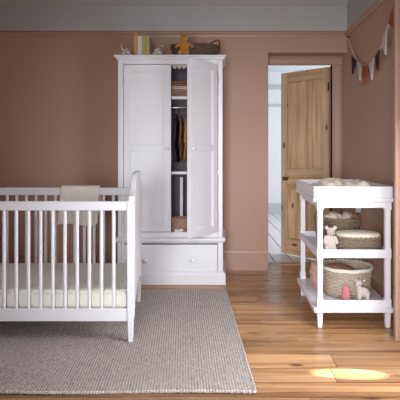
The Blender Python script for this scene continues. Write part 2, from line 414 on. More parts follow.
def edge_line(a, b, n):
    return [(a[0]+(b[0]-a[0])*k/n, a[1]+(b[1]-a[1])*k/n, 0) for k in range(n+1)]
for (a, b, n) in (((ra.x-width, ra.y), (ra.x, ra.y), 200), ((ra.x, ra.y), (rb.x, rb.y), 150)):
    for ph in (0, PI):
        pts = []
        for k, p in enumerate(edge_line(a, b, n)):
            w = 0.006*math.sin(k*1.1+ph)
            pts.append((p[0]+(w if n == 150 else 0), p[1]+(w if n == 200 else 0)+(0.008*math.sin((p[0]-ra.x)/-width*11) if n == 200 else 0), 0.009+0.004*math.cos(k*1.1+ph)))
        tube(bm, pts, 0.0055, 5)
ob('braided_edge', bm, 'rug', rug, world=True, smooth=True)

# ------------------------------------------------------------ wardrobe
WF = 4.23
def wx(px): return (px-225)*WF/F
def wz(py): return 1.18-(py-150)*WF/F
wd = thing('wardrobe', 'tall white painted two door wardrobe with right door ajar and a wide drawer below', 'wardrobe', (-0.485, WF+0.2, 0))
L0, L1 = wx(118), wx(222.5)
BK = YB-0.035
zt = wz(59.5); zb = wz(237)
def wp(name, m='white', parent=None, **k):
    return lambda *bs: _wp(name, m, parent or wd, k, bs)
def _wp(name, m, parent, k, bs):
    b = nb()
    for q in bs: box(b, *q)
    return ob(name, b, m, parent, world=True, **{'bevel':0.002, **k})
wp('side_panel')((L0, L0+0.025, WF+0.02, BK, zb, zt)); wp('side_panel')((L1-0.025, L1, WF+0.02, BK, zb, zt))
wp('back_panel', 'inside', bevel=0)((L0+0.025, L1-0.025, BK-0.012, BK, 0.3, zt))
DL, DR = wx(123.5), wx(218)     # inside of the face frame
DZ0, DZ1 = wz(232), wz(64.5)
wp('face_frame')((L0, DL-0.002, WF, WF+0.03, zb, zt), (DR+0.002, L1, WF, WF+0.03, zb, zt), (DL, DR, WF, WF+0.03, DZ1+0.002, zt), (DL, DR, WF, WF+0.03, zb, DZ0-0.002))
# cornice
b = nb()
cw = [(0, zt-0.004), (0.012, zt), (0.022, zt+0.022), (0.032, zt+0.026), (0.032, wz(55.5)), (0, wz(55.5))]
rings = []
for o_, z_ in cw:
    rings.append([b.verts.new(c) for c in ((L0-o_, WF-o_, z_), (L1+o_, WF-o_, z_), (L1+o_, BK, z_), (L0-o_, BK, z_))])
for A, B in zip(rings, rings[1:]):
    for k in range(4): b.faces.new((A[k], A[(k+1)%4], B[(k+1)%4], B[k]))
b.faces.new(rings[0][::-1]); b.faces.new(rings[-1])
ob('cornice', b, 'white', wd, world=True)
TOPZ = wz(55.5)
# shelves, rail
wp('shelf')((L0+0.025, L1-0.025, WF+0.06, BK-0.012, wz(98)-0.004, wz(95.5)))
wp('shelf')((L0+0.025, L1-0.025, WF+0.12, BK-0.012, wz(175)-0.0, wz(173)+0.008))
wp('floor_panel', 'inside')((L0+0.025, L1-0.025, WF+0.03, BK-0.012, zb, wz(233)))
RAILZ = 1.18-(107.5-150)*4.45/F
b = nb(); tube(b, [(L0+0.025, 4.45, RAILZ), (L1-0.025, 4.45, RAILZ)], 0.011, 10); ob('hanging_rail', b, 'steel', wd, world=True, smooth=True)
# base with drawer
wp('base_frame')((L0-0.004, DL, WF-0.004, BK, 0.1, zb-0.03), (DR, L1+0.004, WF-0.004, BK, 0.1, zb-0.03), (DL, DR, WF-0.004, BK, zb-0.055, zb-0.03), (DL, DR, WF-0.004, BK, 0.1, wz(271.8)))
b = nb()
mo = [(0.006, zb-0.05), (0.02, zb-0.038), (0.026, zb-0.028), (0.026, zb-0.012), (0.008, zb), (0.0, zb)]
rings = []
for o_, z_ in mo: rings.append([b.verts.new(c) for c in ((L0-o_, WF-o_, z_), (L1+o_, WF-o_, z_), (L1+o_, BK, z_), (L0-o_, BK, z_))])
for A, B in zip(rings, rings[1:]):
    for k in range(4): b.faces.new((A[k], A[(k+1)%4], B[(k+1)%4], B[k]))
b.faces.new(rings[0][::-1]); b.faces.new(rings[-1])
ob('waist_moulding', b, 'white', wd, world=True)
b = nb()
mo = [(0.028, 0.0), (0.028, 0.085), (0.022, 0.1), (0.008, 0.112), (0.0, 0.114)]
rings = []
for o_, z_ in mo: rings.append([b.verts.new(c) for c in ((L0-o_, WF-o_, z_), (L1+o_, WF-o_, z_), (L1+o_, BK, z_), (L0-o_, BK, z_))])
for A, B in zip(rings, rings[1:]):
    for k in range(4): b.faces.new((A[k], A[(k+1)%4], B[(k+1)%4], B[k]))
b.faces.new(rings[0][::-1]); b.faces.new(rings[-1])
ob('plinth', b, 'white', wd, world=True)
def knob_bm(x, y, z, s=1.0, dirn=(0,-1)):
    b = nb(); lathe(b, [(0.010*s,0),(0.009*s,0.010*s),(0.017*s,0.016*s),(0.019*s,0.024*s),(0.014*s,0.031*s),(0.002,0.033*s)], 0, 0, 16, axis=1)
    for v in b.verts: v.co.y = -v.co.y
    b.transform(Matrix.Translation((x, y, z))); return b
drz0, drz1 = wz(271.5)+0.002, wz(244.5)-0.002
b = nb(); box(b, DL+0.004, DR-0.004, WF-0.002, WF+0.35, drz0, drz1)
dr = ob('drawer', b, 'white', wd, world=True, bevel=0.004)
for px in (146, 192.7): ob('knob', knob_bm(wx(px), WF-0.002, wz(259.5), 1.15), 'knob', dr, world=True, smooth=True)
# doors: local frame, x 0..w from the hinge, face at y=0 looking -y
def door_leaf(hx, hy, ang, w, flip, zoff=0):
    z0, z1 = DZ0+0.002, DZ1-0.002
    b = nb()
    sw = 0.062; zm0, zm1 = wz(151), wz(145.5)
    box(b, 0, sw, 0, 0.02, z0, z1); box(b, w-sw, w, 0, 0.02, z0, z1)
    box(b, sw, w-sw, 0, 0.02, z1-0.06, z1); box(b, sw, w-sw, 0, 0.02, z0, z0+0.06); box(b, sw, w-sw, 0, 0.02, zm0, zm1)
    box(b, sw, w-sw, 0.015, 0.0195, z0+0.06, z1-0.06)
    for (p, q) in ((z0+0.06, zm0), (zm1, z1-0.06)):      # beads round the panels
        for (x0, x1, c0, c1) in ((sw, sw+0.008, p, q), (w-sw-0.008, w-sw, p, q), (sw, w-sw, p, p+0.008), (sw, w-sw, q-0.008, q)):
            box(b, x0, x1, 0.006, 0.016, c0, c1)
    mt = Matrix.Translation((hx, hy, 0)) @ Matrix.Rotation(ang, 4, 'Z')
    if flip: mt = mt @ Matrix.Diagonal((-1, 1, 1, 1))
    b.transform(mt)
    d = ob('door', b, 'white', wd, world=True, bevel=0.0015)
    k = knob_bm(w-0.035, 0, wz(148.5), 0.9); k.transform(mt); ob('knob', k, 'knob', d, world=True, smooth=True)
    for zz in (z0+0.12, z1-0.16):
        h = nb(); tube(h, [(-0.002, -0.003, zz), (-0.002, -0.003, zz+0.05)], 0.005, 8); h.transform(mt); ob('hinge', h, 'steel', d, world=True)
dw = wx(171)-DL-0.002
door_leaf(DL+0.002, WF+0.001, 0, dw, False)
door_leaf(DR-0.002, WF-0.004, math.radians(55), 0.400, True)

# things in the wardrobe
def folded(bmx, x0, x1, y0, y1, z0, z1, n=3):
    for i in range(n):
        a = z0+(z1-z0)*i/n; c = z0+(z1-z0)*(i+1)/n-0.002
        m_ = (a+c)/2; r = (c-a)/2
        prof = [(y0+r, a), (y1, a), (y1, c), (y0+r, c), (y0+0.3*r, m_+0.6*r), (y0, m_), (y0+0.3*r, m_-0.6*r)]
        prism(bmx, prof, 0, x0+random.uniform(0, .006), x1-random.uniform(0, .006))
SZ = wz(95.5)+0.001
for (h0, h1, m_, n_, lab) in ((0, 0.068, 'foldp', 3, 'mauve pink blanket folded at the bottom of the pile on the upper wardrobe shelf'), (0.069, 0.104, 'foldc', 2, 'cream blanket folded in the middle of the pile on the upper wardrobe shelf'), (0.105, 0.15, 'foldb', 2, 'brown blanket folded at the top of the pile on the upper wardrobe shelf')):
    b = nb(); folded(b, -0.52, -0.28, 4.36, 4.62, SZ+h0, SZ+h1, n_)
    tag(ob('folded_blanket', b, m_, bevel=0.004), lab, 'blanket', 'blankets folded on the upper wardrobe shelf')
# scalloped lace at the top of the opening
b = nb()
n = 36; x0_, x1_ = wx(172), wx(200)
V1, V2 = [], []
for k in range(n+1):
    x = x0_+(x1_-x0_)*k/n
    zlow = DZ1-0.012-0.022*abs(math.sin(k*PI/6))
    V1.append(((x, WF+0.035, DZ1+0.002), (x, WF+0.035, zlow), (x, WF+0.039, DZ1+0.002), (x, WF+0.039, zlow)))
vv = [[b.verts.new(c) for c in q] for q in V1]
for A, B in zip(vv, vv[1:]):
    b.faces.new((A[0], B[0], B[1], A[1])); b.faces.new((A[2], A[3], B[3], B[2])); b.faces.new((A[1], B[1], B[3], A[3]))
tag(ob('lace_trim', b, 'muslin'), 'white scalloped lace edging hanging at the top inside the open wardrobe', 'lace')
# garments on hangers, seen edge-on
def garment(x, w, d, z1, z0, m_, lab):
    g = thing('hanging_garment', lab, 'garment', (x, 4.45, z0), 0, 'clothes hanging on the wardrobe rail')
    b = nb(); N_ = 14; seg = 20; rings = []
    for i in range(N_+1):
        t = i/N_; z = z1+(z0-z1)*t
        dd = d*(0.25+0.75*min(1, t*5)**0.6)*(1+0.15*t); ww = w*(0.4+0.6*min(1, t*4))*(1+0.35*math.sin(t*5+x*50)*0.3)
        ring = []
        for k in range(seg):
            a = 2*PI*k/seg
            rr = 1+0.22*math.sin(5*a+3*t+x*90)*t
            ring.append(b.verts.new((x+ww/2*math.cos(a)*rr+0.01*math.sin(t*7+x*40)*t, 4.45+dd/2*math.sin(a), z+0.012*math.sin(3*a)*t*t)))
        rings.append(ring)
    for A, B in zip(rings, rings[1:]):
        for k in range(seg): b.faces.new((A[k], A[(k+1)%seg], B[(k+1)%seg], B[k]))
    b.faces.new(rings[0]); b.faces.new(rings[-1][::-1])
    ob('body', b, m_, g, world=True, smooth=True)
    for s in (-1, 1):
        b = nb(); tube(b, [(x, 4.45+s*d*0.42, z1-0.05), (x+0.006, 4.45+s*d*0.6, z1-0.14), (x-0.006, 4.45+s*d*0.62, z1-0.27)], [w*0.35, w*0.34, w*0.28], 10)
        ob('sleeve', b, m_, g, world=True, smooth=True)
    b = nb(); hk = [(x, 4.45+0.012*math.cos(a), RAILZ+0.003+0.0135*math.sin(a)) for a in [math.radians(v) for v in range(-20, 200, 20)]]
    tube(b, [(x, 4.45, z1-0.01), (x, 4.45+0.002, z1+0.015), (x, 4.45+0.012, RAILZ-0.006)]+hk, 0.0018, 6)
    tube(b, [(x, 4.45-d*0.42, z1-0.045), (x, 4.45, z1-0.004), (x, 4.45+d*0.42, z1-0.045)], 0.004, 6)
    ob('hanger', b, 'steel', g, world=True, smooth=True)
def gx(px): return (px-225)*4.45/F
def gz(py): return 1.18-(py-150)*4.45/F
garment(gx(176.3), 0.034, 0.25, gz(114), gz(161), 'clothk', 'black garment hanging on the wardrobe rail beside the closed door')
garment(gx(181.6), 0.024, 0.22, gz(115), gz(158), 'clothb', 'dark brown garment hanging between the black and the ochre ones')
garment(gx(186.5), 0.034, 0.25, gz(114), gz(160), 'clothm', 'ochre garment hanging on the wardrobe rail nearest the open door')
# lower compartment
FZ = wz(233)+0.001
b = nb(); xx = (181.5-225)*4.46/F; tube(b, [(xx, 4.46, FZ), (xx, 4.46, 1.18-(177-150)*4.46/F)], 0.015, 14)
tag(ob('paper_roll', b, 'paleroll', smooth=False), 'slim pale roll standing upright at the back of the lower wardrobe compartment', 'roll')

# ------------------------------------------------------------ baskets
def basket(name, label, loc, rx, ry, h, m_, flare=0.06, rows=12, stakes=30, thick=0.006, rotz=0, handles=None, rimr=0.008, sq=2.0, group=None):
    t = thing(name, label, 'basket', loc, rotz, group)
    def rad(a, f):
        c, s = math.cos(a), math.sin(a)
        k = (abs(c)**sq+abs(s)**sq)**(-1/sq)
        return (rx*f*c*k, ry*f*s*k)
    b = nb(); SEG = stakes*4
    # inner shell (double walled)
    rings = []
    prof = [(0.0, 0.002), (0.98, 0.002), (1.0, 0.01)] + [(1+flare*(i/6), h*i/6) for i in range(1, 7)] + [(1+flare*(1-i/6)-0.05, max(h*(1-i/6), 0.01)) for i in range(0, 7)] + [(0.0, 0.012)]
    for f, z in prof:
        rings.append([b.verts.new((*rad(2*PI*k/48, max(f-0.03, 0.001)), z)) for k in range(48)])
    for A, B in zip(rings, rings[1:]):
        for k in range(48): b.faces.new((A[k], A[(k+1)%48], B[(k+1)%48], B[k]))
    for r_ in range(rows):
        z = h*(r_+0.5)/rows
        f0 = 1+flare*z/h
        pts = []
        for k in range(SEG):
            a = 2*PI*k/SEG
            w = thick*0.9*math.sin(k*PI/4+r_*PI)
            x_, y_ = rad(a, f0); L_ = math.hypot(x_, y_)
            pts.append((x_*(1+w/L_), y_*(1+w/L_), z))
        tube(b, pts, h/rows*0.42, 5, closed=True)
    for k in range(stakes):
        a = 2*PI*(k+0.5)/stakes
        p0, p1 = rad(a, 1.0), rad(a, 1+flare)
        tube(b, [(p0[0], p0[1], 0.004), (p1[0], p1[1], h)], thick*0.5, 5)
    ob('body', b, m_, t, smooth=True)
    b = nb()
    for ph in (0, PI):
        pts = []
        for k in range(96):
            a = 2*PI*k/96; x_, y_ = rad(a, 1+flare); L_ = math.hypot(x_, y_); w = rimr*0.6*math.cos(k*0.9817477+ph)
            pts.append((x_*(1+w/L_), y_*(1+w/L_), h+rimr*0.6*math.sin(k*0.9817477+ph)))
        tube(b, pts, rimr*0.75, 6, closed=True)
    ob('rim', b, m_, t, smooth=True)
    for (a0, hw, hh) in (handles or []):
        b = nb(); pts = []
        for k in range(13):
            u = k/12; a = a0+hw*(u-0.5)*2; x_, y_ = rad(a, 1+flare)
            pts.append((x_, y_, h+hh*math.sin(PI*u)))
        tube(b, pts, rimr*0.9, 8); ob('handle', b, m_, t, smooth=True)
    return t
bk = basket('wicker_basket', 'small round mottled brown basket on the floor of the open wardrobe', ((180.3-225)*4.34/F, 4.34, FZ), 0.075, 0.07, 0.115, 'wickbrown', 0.05, 8, 16, 0.006)
b = nb(); rx_ = 0.05
for k in range(7):
    ell(b, ((175.5-225+k*1.1)*4.27/F, 4.268+0.004*(k%2), FZ+0.014), (0.012, 0.012, 0.014), sub=2)
tag(ob('crumpled_cloth', b, 'lining', remesh=0.003), 'small crumpled white cloth on the wardrobe floor in front of the brown basket', 'cloth')

# ------------------------------------------------------------ on top of the wardrobe
DT = 4.36
def tx(px): return (px-225)*DT/F
def tz(py): return 1.18-(py-150)*DT/F
T0 = TOPZ+0.001
def book(x0, x1, ztop, m_, lab, d=0.15):
    t = thing('book', lab, 'book', ((x0+x1)/2, DT, T0), 0, 'books standing on top of the wardrobe')
    b = nb(); w = 0.002
    box(b, x0, x0+w, DT-d/2, DT+d/2, T0, ztop); box(b, x1-w, x1, DT-d/2, DT+d/2, T0, ztop); box(b, x0, x1, DT-d/2-w, DT-d/2, T0, ztop)
    ob('cover', b, m_, t, world=True)
    b = nb(); box(b, x0+w, x1-w, DT-d/2, DT+d/2-0.005, T0+0.003, ztop-0.004); ob('pages', b, 'paper', t, world=True)
book(tx(136.0), tx(139.0)-.001, tz(35.5), 'gold', 'tall golden yellow book, tallest and leftmost of the row on the wardrobe')
book(tx(139.2), tx(143.6)-.001, tz(38), 'bookw', 'pale grey speckled book next to the golden one on the wardrobe')
book(tx(143.8), tx(147.2)-.001, tz(37.8), 'bookg', 'green gold book leaning on the pale speckled one on the wardrobe', 0.14)
book(tx(147.4), tx(150.8)-.001, tz(38.3), 'bookg', 'green gold book, rightmost of the row beside the long necked bookend', 0.14)
# animal bookends
def bookend(px, face, lab):
    x = tx(px); t = thing('animal_bookend', lab, 'bookend', (x, DT, T0), 0, 'dotted animal bookends on the wardrobe')
    b = nb()
    ell(b, (x, DT, T0+0.062), (0.045, 0.022, 0.032))
    for dx in (-0.03, 0.03):
        for dy in (-0.011, 0.011): tube(b, [(x+dx, DT+dy, T0+0.05), (x+dx*1.1, DT+dy, T0+0.02), (x+dx*1.1, DT+dy, T0)], [0.011, 0.008, 0.009], 8)
    tube(b, [(x+face*0.03, DT, T0+0.055), (x+face*0.04, DT, T0+0.09), (x+face*0.042, DT, T0+0.115)], [0.018, 0.012, 0.011], 8)
    tube(b, [(x-face*0.04, DT, T0+0.06), (x-face*0.052, DT, T0+0.05), (x-face*0.054, DT, T0+0.035)], 0.004, 6)
    ob('body', b, 'spots', t, world=True, remesh=0.003)
    b = nb(); ell(b, (x+face*0.05, DT, T0+0.12), (0.022, 0.012, 0.012), (0, face*0.35, 0))
    for dy in (-0.008, 0.008): ell(b, (x+face*0.038, DT+dy, T0+0.134), (0.005, 0.004, 0.012))
    ob('head', b, 'foldp', t, world=True, remesh=0.003)
    b = nb(); box(b, x-0.055, x+0.055, DT-0.03, DT+0.03, T0, T0+0.003) ; ob('base', b, 'black', t, world=True)
bookend(126.5, -1, 'black and white dotted animal bookend at the left end of the books')
bookend(158, 1, 'black and white dotted animal bookend with pinkish head to the right of the books')
basket('wicker_basket', 'wide dark wicker basket with loop handles on top of the wardrobe behind the teddy', (tx(195.0)+0.002, 4.42, T0), 0.195, 0.12, 0.115, 'wickdark', 0.14, 7, 18, 0.011, handles=[(-0.35, 0.6, 0.05), (PI, 0.5, 0.02)], rimr=0.008)
# mustard teddy
def teddy(px, D, z0, s, m_, name, lab, back=False):
    x = (px-225)*D/F
    t = thing(name, lab, 'soft toy', (x, D, z0))
    b = nb()
    ell(b, (x, D, z0+0.075*s), (0.038*s, 0.032*s, 0.055*s)); ell(b, (x, D, z0+0.045*s), (0.042*s, 0.036*s, 0.04*s))
    ell(b, (x, D-0.004, z0+0.155*s), (0.036*s, 0.032*s, 0.034*s)); ell(b, (x, D-0.034*s, z0+0.148*s), (0.016*s, 0.014*s, 0.013*s))
    for sg in (-1, 1):
        ell(b, (x+sg*0.030*s, D, z0+0.186*s), (0.014*s, 0.008*s, 0.014*s))
        tube(b, [(x+sg*0.03*s, D, z0+0.105*s), (x+sg*0.055*s, D-0.012*s, z0+0.085*s), (x+sg*0.068*s, D-0.02*s, z0+0.075*s)], [0.014*s, 0.013*s, 0.012*s], 10)
        ell(b, (x+sg*0.069*s, D-0.021*s, z0+0.074*s), (0.013*s,)*3)
        tube(b, [(x+sg*0.024*s, D-0.01*s, z0+0.03*s), (x+sg*0.032*s, D-0.03*s, z0+0.016*s), (x+sg*0.034*s, D-0.055*s, z0+0.016*s)], [0.02*s, 0.017*s, 0.016*s], 10)
        ell(b, (x+sg*0.034*s, D-0.06*s, z0+0.02*s), (0.017*s, 0.012*s, 0.020*s))
    ob('body', b, m_, t, world=True, remesh=0.0035)
    b = nb(); ell(b, (x, D-0.047*s, z0+0.152*s), (0.005*s, 0.003*s, 0.004*s), sub=2)
    ob('nose', b, 'black', t, world=True)
    for sg in (-1, 1):
        b = nb(); ell(b, (x+sg*0.014*s, D-0.035*s, z0+0.165*s), (0.003*s,)*3, sub=2); ob('eye', b, 'black', t, world=True)
    return t
teddy(184.3, 4.24, T0, 1.02, 'mustard', 'teddy_bear', 'mustard yellow teddy bear sitting on top of the wardrobe against the dark basket')

# ------------------------------------------------------------ cot
cs = 2.912/F; CF, CR = 2.912, 3.72
def cx_(px): return (px-225)*cs
def cz(py): return (344.5-py)*cs
cot = thing('cot', 'white slatted baby cot with arched solid end panel standing on the rug', 'cot', (-1.2, 3.3, 0.0))
SH = lambda y: -(y-CF)*0.118
XE = cx_(130.5)          # centre of the end post at the front
LEN = 1.24
Z_R = 0.012
def sheared(b):
    for v in b.verts: v.co.x += SH(v.co.y)
    return b
def post(x, y, top, outer):
    b = nb(); w = 0.021
    prof = [(0.0145, Z_R), (0.017, 0.075), (0.020, 0.2), (w, 0.35), (w, top)]
    rings = [[b.verts.new((x+sx*r, y+sy*r, z)) for sx, sy in ((-1,-1),(1,-1),(1,1),(-1,1))] for r, z in prof]
    for A, B in zip(rings, rings[1:]):
        for k in range(4): b.faces.new((A[k], A[(k+1)%4], B[(k+1)%4], B[k]))
    b.faces.new(rings[0][::-1]); b.faces.new(rings[-1]); return b
tr0, tr1 = cz(210.7), cz(201.5)
br0, br1 = cz(321.8), cz(309)
for xe, sgn in ((XE, 1), (XE-LEN, -1)):
    for y, top in ((CF+0.02, tr1+0.005), (CR-0.02, 0.89)):
        ob('leg', sheared(post(xe, y, top, sgn)), 'white', cot, world=True, bevel=0.003)
    # solid end panel with arched top and curved apron
    y0, y1 = CF+0.005, CR-0.005; pts = []
    n = 20
    for k in range(n+1):
        u = k/n; e = min(u, 1-u)
        zt_ = 0.90+0.13*(0.5-0.5*math.cos(min(1, e/0.36)*PI))
        pts.append((y0+(y1-y0)*u, zt_))
    for k in range(n+1):
        u = 1-k/n; pts.append((y0+(y1-y0)*u, 0.15+0.13*math.sin(PI*u)**0.5))
    b = nb(); prism(b, pts, 0, xe-0.012, xe+0.024 if sgn > 0 else xe+0.012)
    ob('end_panel', sheared(b), 'white', cot, world=True, bevel=0.005)
XA, XB = XE-LEN+0.02, XE-0.02
def crail(name, y0, y1, z0, z1, m_='white'):
    b = nb(); box(b, XA, XB, y0, y1, z0, z1); ob(name, sheared(b), m_, cot, world=True, bevel=0.004)
crail('top_rail', CF+0.005, CF+0.033, tr0, tr1); crail('bottom_rail', CF+0.005, CF+0.03, br0, br1)
R1 = 1.18-(187.6-150)*3.70/F; R0 = 1.18-(195-150)*3.70/F
crail('top_rail', CR-0.033, CR-0.005, R0, R1); crail('bottom_rail', CR-0.03, CR-0.005, br0, br1)
def spindle(x, y, z0, z1):
    b = nb(); tube(b, [(x, y, z0-0.005), (x, y, z0+0.02), (x, y, z1-0.02), (x, y, z1+0.005)], [0.0115]*4, 12)
    for f in b.faces: f.smooth = True
    ob('spindle', sheared(b), 'white', cot, world=True, smooth=True)
k = 0
while True:
    x = cx_(113.3)-k*0.0743
    if x < XA+0.02: break
    spindle(x, CF+0.018, br1, tr0); k += 1
k = 0
x = (113-225)*3.70/F-SH(CR)+0.0745
while x > XA+0.02:
    spindle(x, CR-0.018, br1, R0); x -= 0.0745
b = nb()
for k in range(9):
    yy = CF+0.06+k*0.085; box(b, XA, XB, yy, yy+0.05, 0.185, 0.2)
ob('base_slats', sheared(b), 'white', cot, world=True)
# mattress
mt_ = thing('cot_mattress', 'cream sheeted mattress lying in the white cot', 'mattress', (-1.2, 3.3, 0.202))
b = nb(); box(b, XA+0.01, XB-0.006, CF+0.045, CR-0.045, 0.202, 0.318); sheared(b)
ob('core', b, 'sheet', mt_, world=True, bevel=0.02)
b = nb()
pts = []
n = 120
for k in range(n+1):
    x = XA+0.02+(XB-XA-0.03)*k/n
    pts.append((x, CF+0.044-0.002, 0.296+0.010*math.sin(k*0.55)*math.sin(k*0.17)))
tube(b, pts, 0.005, 6); ob('piping', sheared(b), 'sheet', mt_, world=True, smooth=True)
# blanket over the rear rail
def drape(name, x0, x1, ytop, ztop, ylen_f, ylen_b, gap, m_, fold=0.006, rail_h=0.05):
    b = nb(); NXb = 40
    path = []
    nf = 16
    for k in range(nf+1): path.append((-gap-0.004, ztop-ylen_f+ylen_f*k/nf))
    for k in range(1, 6):
        a = PI*k/6; path.append((-gap*math.cos(a), ztop+0.010*math.sin(a)))
    for k in range(nf+1): path.append((gap+0.004, ztop-ylen_b*k/nf))
    g = []
    for i in range(NXb+1):
        u = i/NXb; col = []
        for j, (dy, z) in enumerate(path):
            hang = max(0, (ztop-z)/ylen_f)
            x = x0+(x1-x0)*u - 0.03*hang*(1-u)*(1 if dy < 0 else 0) - (0.012*hang*u if dy < 0 else 0)
            yy = ytop+dy+(-1 if dy < 0 else 1)*abs(fold*math.sin(u*17+z*6))*hang
            zz = z+(0.014*math.sin(u*4.2+0.5)*hang if dy < 0 else 0)
            if dy < 0 and u > 0.9: zz += (u-0.9)*0.35*hang
            col.append(b.verts.new((x, yy, zz)))
        g.append(col)
    for A, B in zip(g, g[1:]):
        for j in range(len(path)-1): b.faces.new((A[j], B[j], B[j+1], A[j+1]))
    o = ob(name, b, m_, smooth=True)
    md = o.modifiers.new('thick', 'SOLIDIFY'); md.thickness = 0.006; md.offset = 1.0
    return o
bx0, bx1 = (61.5-225)*3.68/F, (99.5-225)*3.68/F
o = drape('baby_blanket', bx0, bx1, CR-0.019, R1+0.002, 0.29, 0.22, 0.020, 'lining')
tag(o, 'pale cotton blanket draped over the rear rail of the cot', 'blanket')

# ------------------------------------------------------------ changing table
ts = 3.175/F; TF, TR = 3.175, 3.96
def qx(px): return (px-225)*ts
def qz(py): return (328.6-py)*ts
tb = thing('changing_table', 'white changing table with raised tray top and two open shelves by the right wall', 'changing table', (0.85, 3.55, 0))
TX0, TX1 = qx(314), qx(393)
lx0, lx1 = qx(317.5), qx(391.5)
zl, za, ztr = qz(198), qz(202.3), qz(186.8)
def tp(name, *bs, m_='white', bev=0.003, parent=None):
    b = nb()
    for q in bs: box(b, *q)
    return ob(name, b, m_, parent or tb, world=True, bevel=bev)
tp('tray_wall', (TX0, TX1, TF, TF+0.016, zl, ztr)); tp('tray_wall', (TX0, TX1, TR-0.016, TR, zl, ztr))
tp('tray_wall', (TX0, TX0+0.016, TF+0.016, TR-0.016, zl, ztr)); tp('tray_wall', (TX1-0.016, TX1, TF+0.016, TR-0.016, zl, ztr))
tp('tray_base', (TX0-0.006, TX1+0.004, TF-0.008, TR+0.006, za, zl), bev=0.006)
tp('apron', (lx0+0.004, lx1-0.004, TF+0.008, TF+0.026, qz(208.3), za)); tp('apron', (lx0+0.004, lx1-0.004, TR-0.046, TR-0.028, qz(208.3), za))
tp('apron', (lx0+0.004, lx0+0.022, TF+0.04, TR-0.05, qz(208.3), za)); tp('apron', (lx1-0.022, lx1-0.004, TF+0.04, TR-0.05, qz(208.3), za))
def tleg(x, y):
    b = nb(); w = 0.0195
    prof = [(0.0145, 0.0), (0.0185, 0.095), (0.022, 0.1), (0.022, 0.187), (w-0.002, 0.192), (w-0.002, 0.455), (0.0215, 0.459), (0.0215, 0.525), (w-0.002, 0.53), (w-0.002, 0.78), (0.0225, 0.785), (0.0225, za)]
    rings = [[b.verts.new((x+sx*r, y+sy*r, z)) for sx, sy in ((-1,-1),(1,-1),(1,1),(-1,1))] for r, z in prof]
    for A, B in zip(rings, rings[1:]):
        for k in range(4): b.faces.new((A[k], A[(k+1)%4], B[(k+1)%4], B[k]))
    b.faces.new(rings[0][::-1]); b.faces.new(rings[-1]); ob('leg', b, 'white', tb, world=True, bevel=0.002)
for x in (lx0+0.02, lx1-0.02):
    for y in (TF+0.025, TR-0.06): tleg(x, y)
# middle shelf + rails
def shelf(z_slab0, z_slab1, zr0, zr1, over):
    tp('shelf', (lx0-over, lx1+over, TF+0.01-over, TR-0.04+over, z_slab0, z_slab1))
    tp('shelf_rail', (lx0+0.03, lx1-0.03, TF+0.008, TF+0.024, zr0, zr1)); tp('shelf_rail', (lx0+0.03, lx1-0.03, TR-0.07, TR-0.055, zr0, zr1))
    tp('shelf_rail', (lx0+0.006, lx0+0.02, TF+0.04, TR-0.07, zr0, zr1)); tp('shelf_rail', (lx1-0.02, lx1-0.006, TF+0.04, TR-0.07, zr0, zr1))
S1 = qz(258.5)+0.014
b_ = 0
tp('shelf', (lx0+0.004, lx1-0.004, TF+0.012, TR-0.055, qz(258.5), S1))
tp('shelf_rail', (lx0+0.038, lx1-0.038, TF+0.004, TF+0.012, qz(258.5), qz(250)), bev=0.001)
tp('shelf_rail', (lx0+0.038, lx1-0.038, TR-0.055, TR-0.045, qz(258.5), qz(250)), bev=0.001)
for xx_ in (lx0-0.002, lx1-0.008): tp('shelf_rail', (xx_, xx_+0.01, TF+0.045, TR-0.08, qz(258.5), qz(250)-0.01), bev=0.001)
S2 = qz(308)+0.001
tp('shelf', (lx0-0.024, lx1+0.016, TF-0.012, TR-0.035, qz(312.7), S2-0.001), bev=0.005)
tp('shelf_rail', (lx0+0.038, lx1-0.038, TF+0.006, TF+0.018, S2-0.001, qz(300.8)), bev=0.001)
# crumpled muslin in the tray
b = nb(); g = []
for i in range(61):
    u = i/60; col = []
    for j in range(41):
        v = j/40
        x = 0.625+0.41*u; yy = TF+0.035+0.50*v
        ed = min(1, min(u, 1-u, v, 1-v)*7)
        z = zl+0.004 + ed*(0.072+0.012*math.sin(u*9+v*5)*math.sin(v*7+1)+0.009*math.sin(u*23+math.sin(v*11)*2)+0.006*math.sin(v*27+u*13))
        z += 0.03*math.exp(-((u-0.45)**2/0.02+(v-0.6)**2/0.05))
        col.append(b.verts.new((x+0.008*math.sin(v*19), yy+0.008*math.sin(u*23), max(z, zl+0.003))))
    g.append(col)
for A, B in zip(g, g[1:]):
    for j in range(40): b.faces.new((A[j], B[j], B[j+1], A[j+1]))
low = nb()
o = ob('muslin_cloth', b, 'muslin', smooth=True)
md = o.modifiers.new('thick', 'SOLIDIFY'); md.thickness = 0.003; md.offset = 1.0
tag(o, 'crumpled cream grey muslin cloth lying in the tray of the changing table', 'cloth')

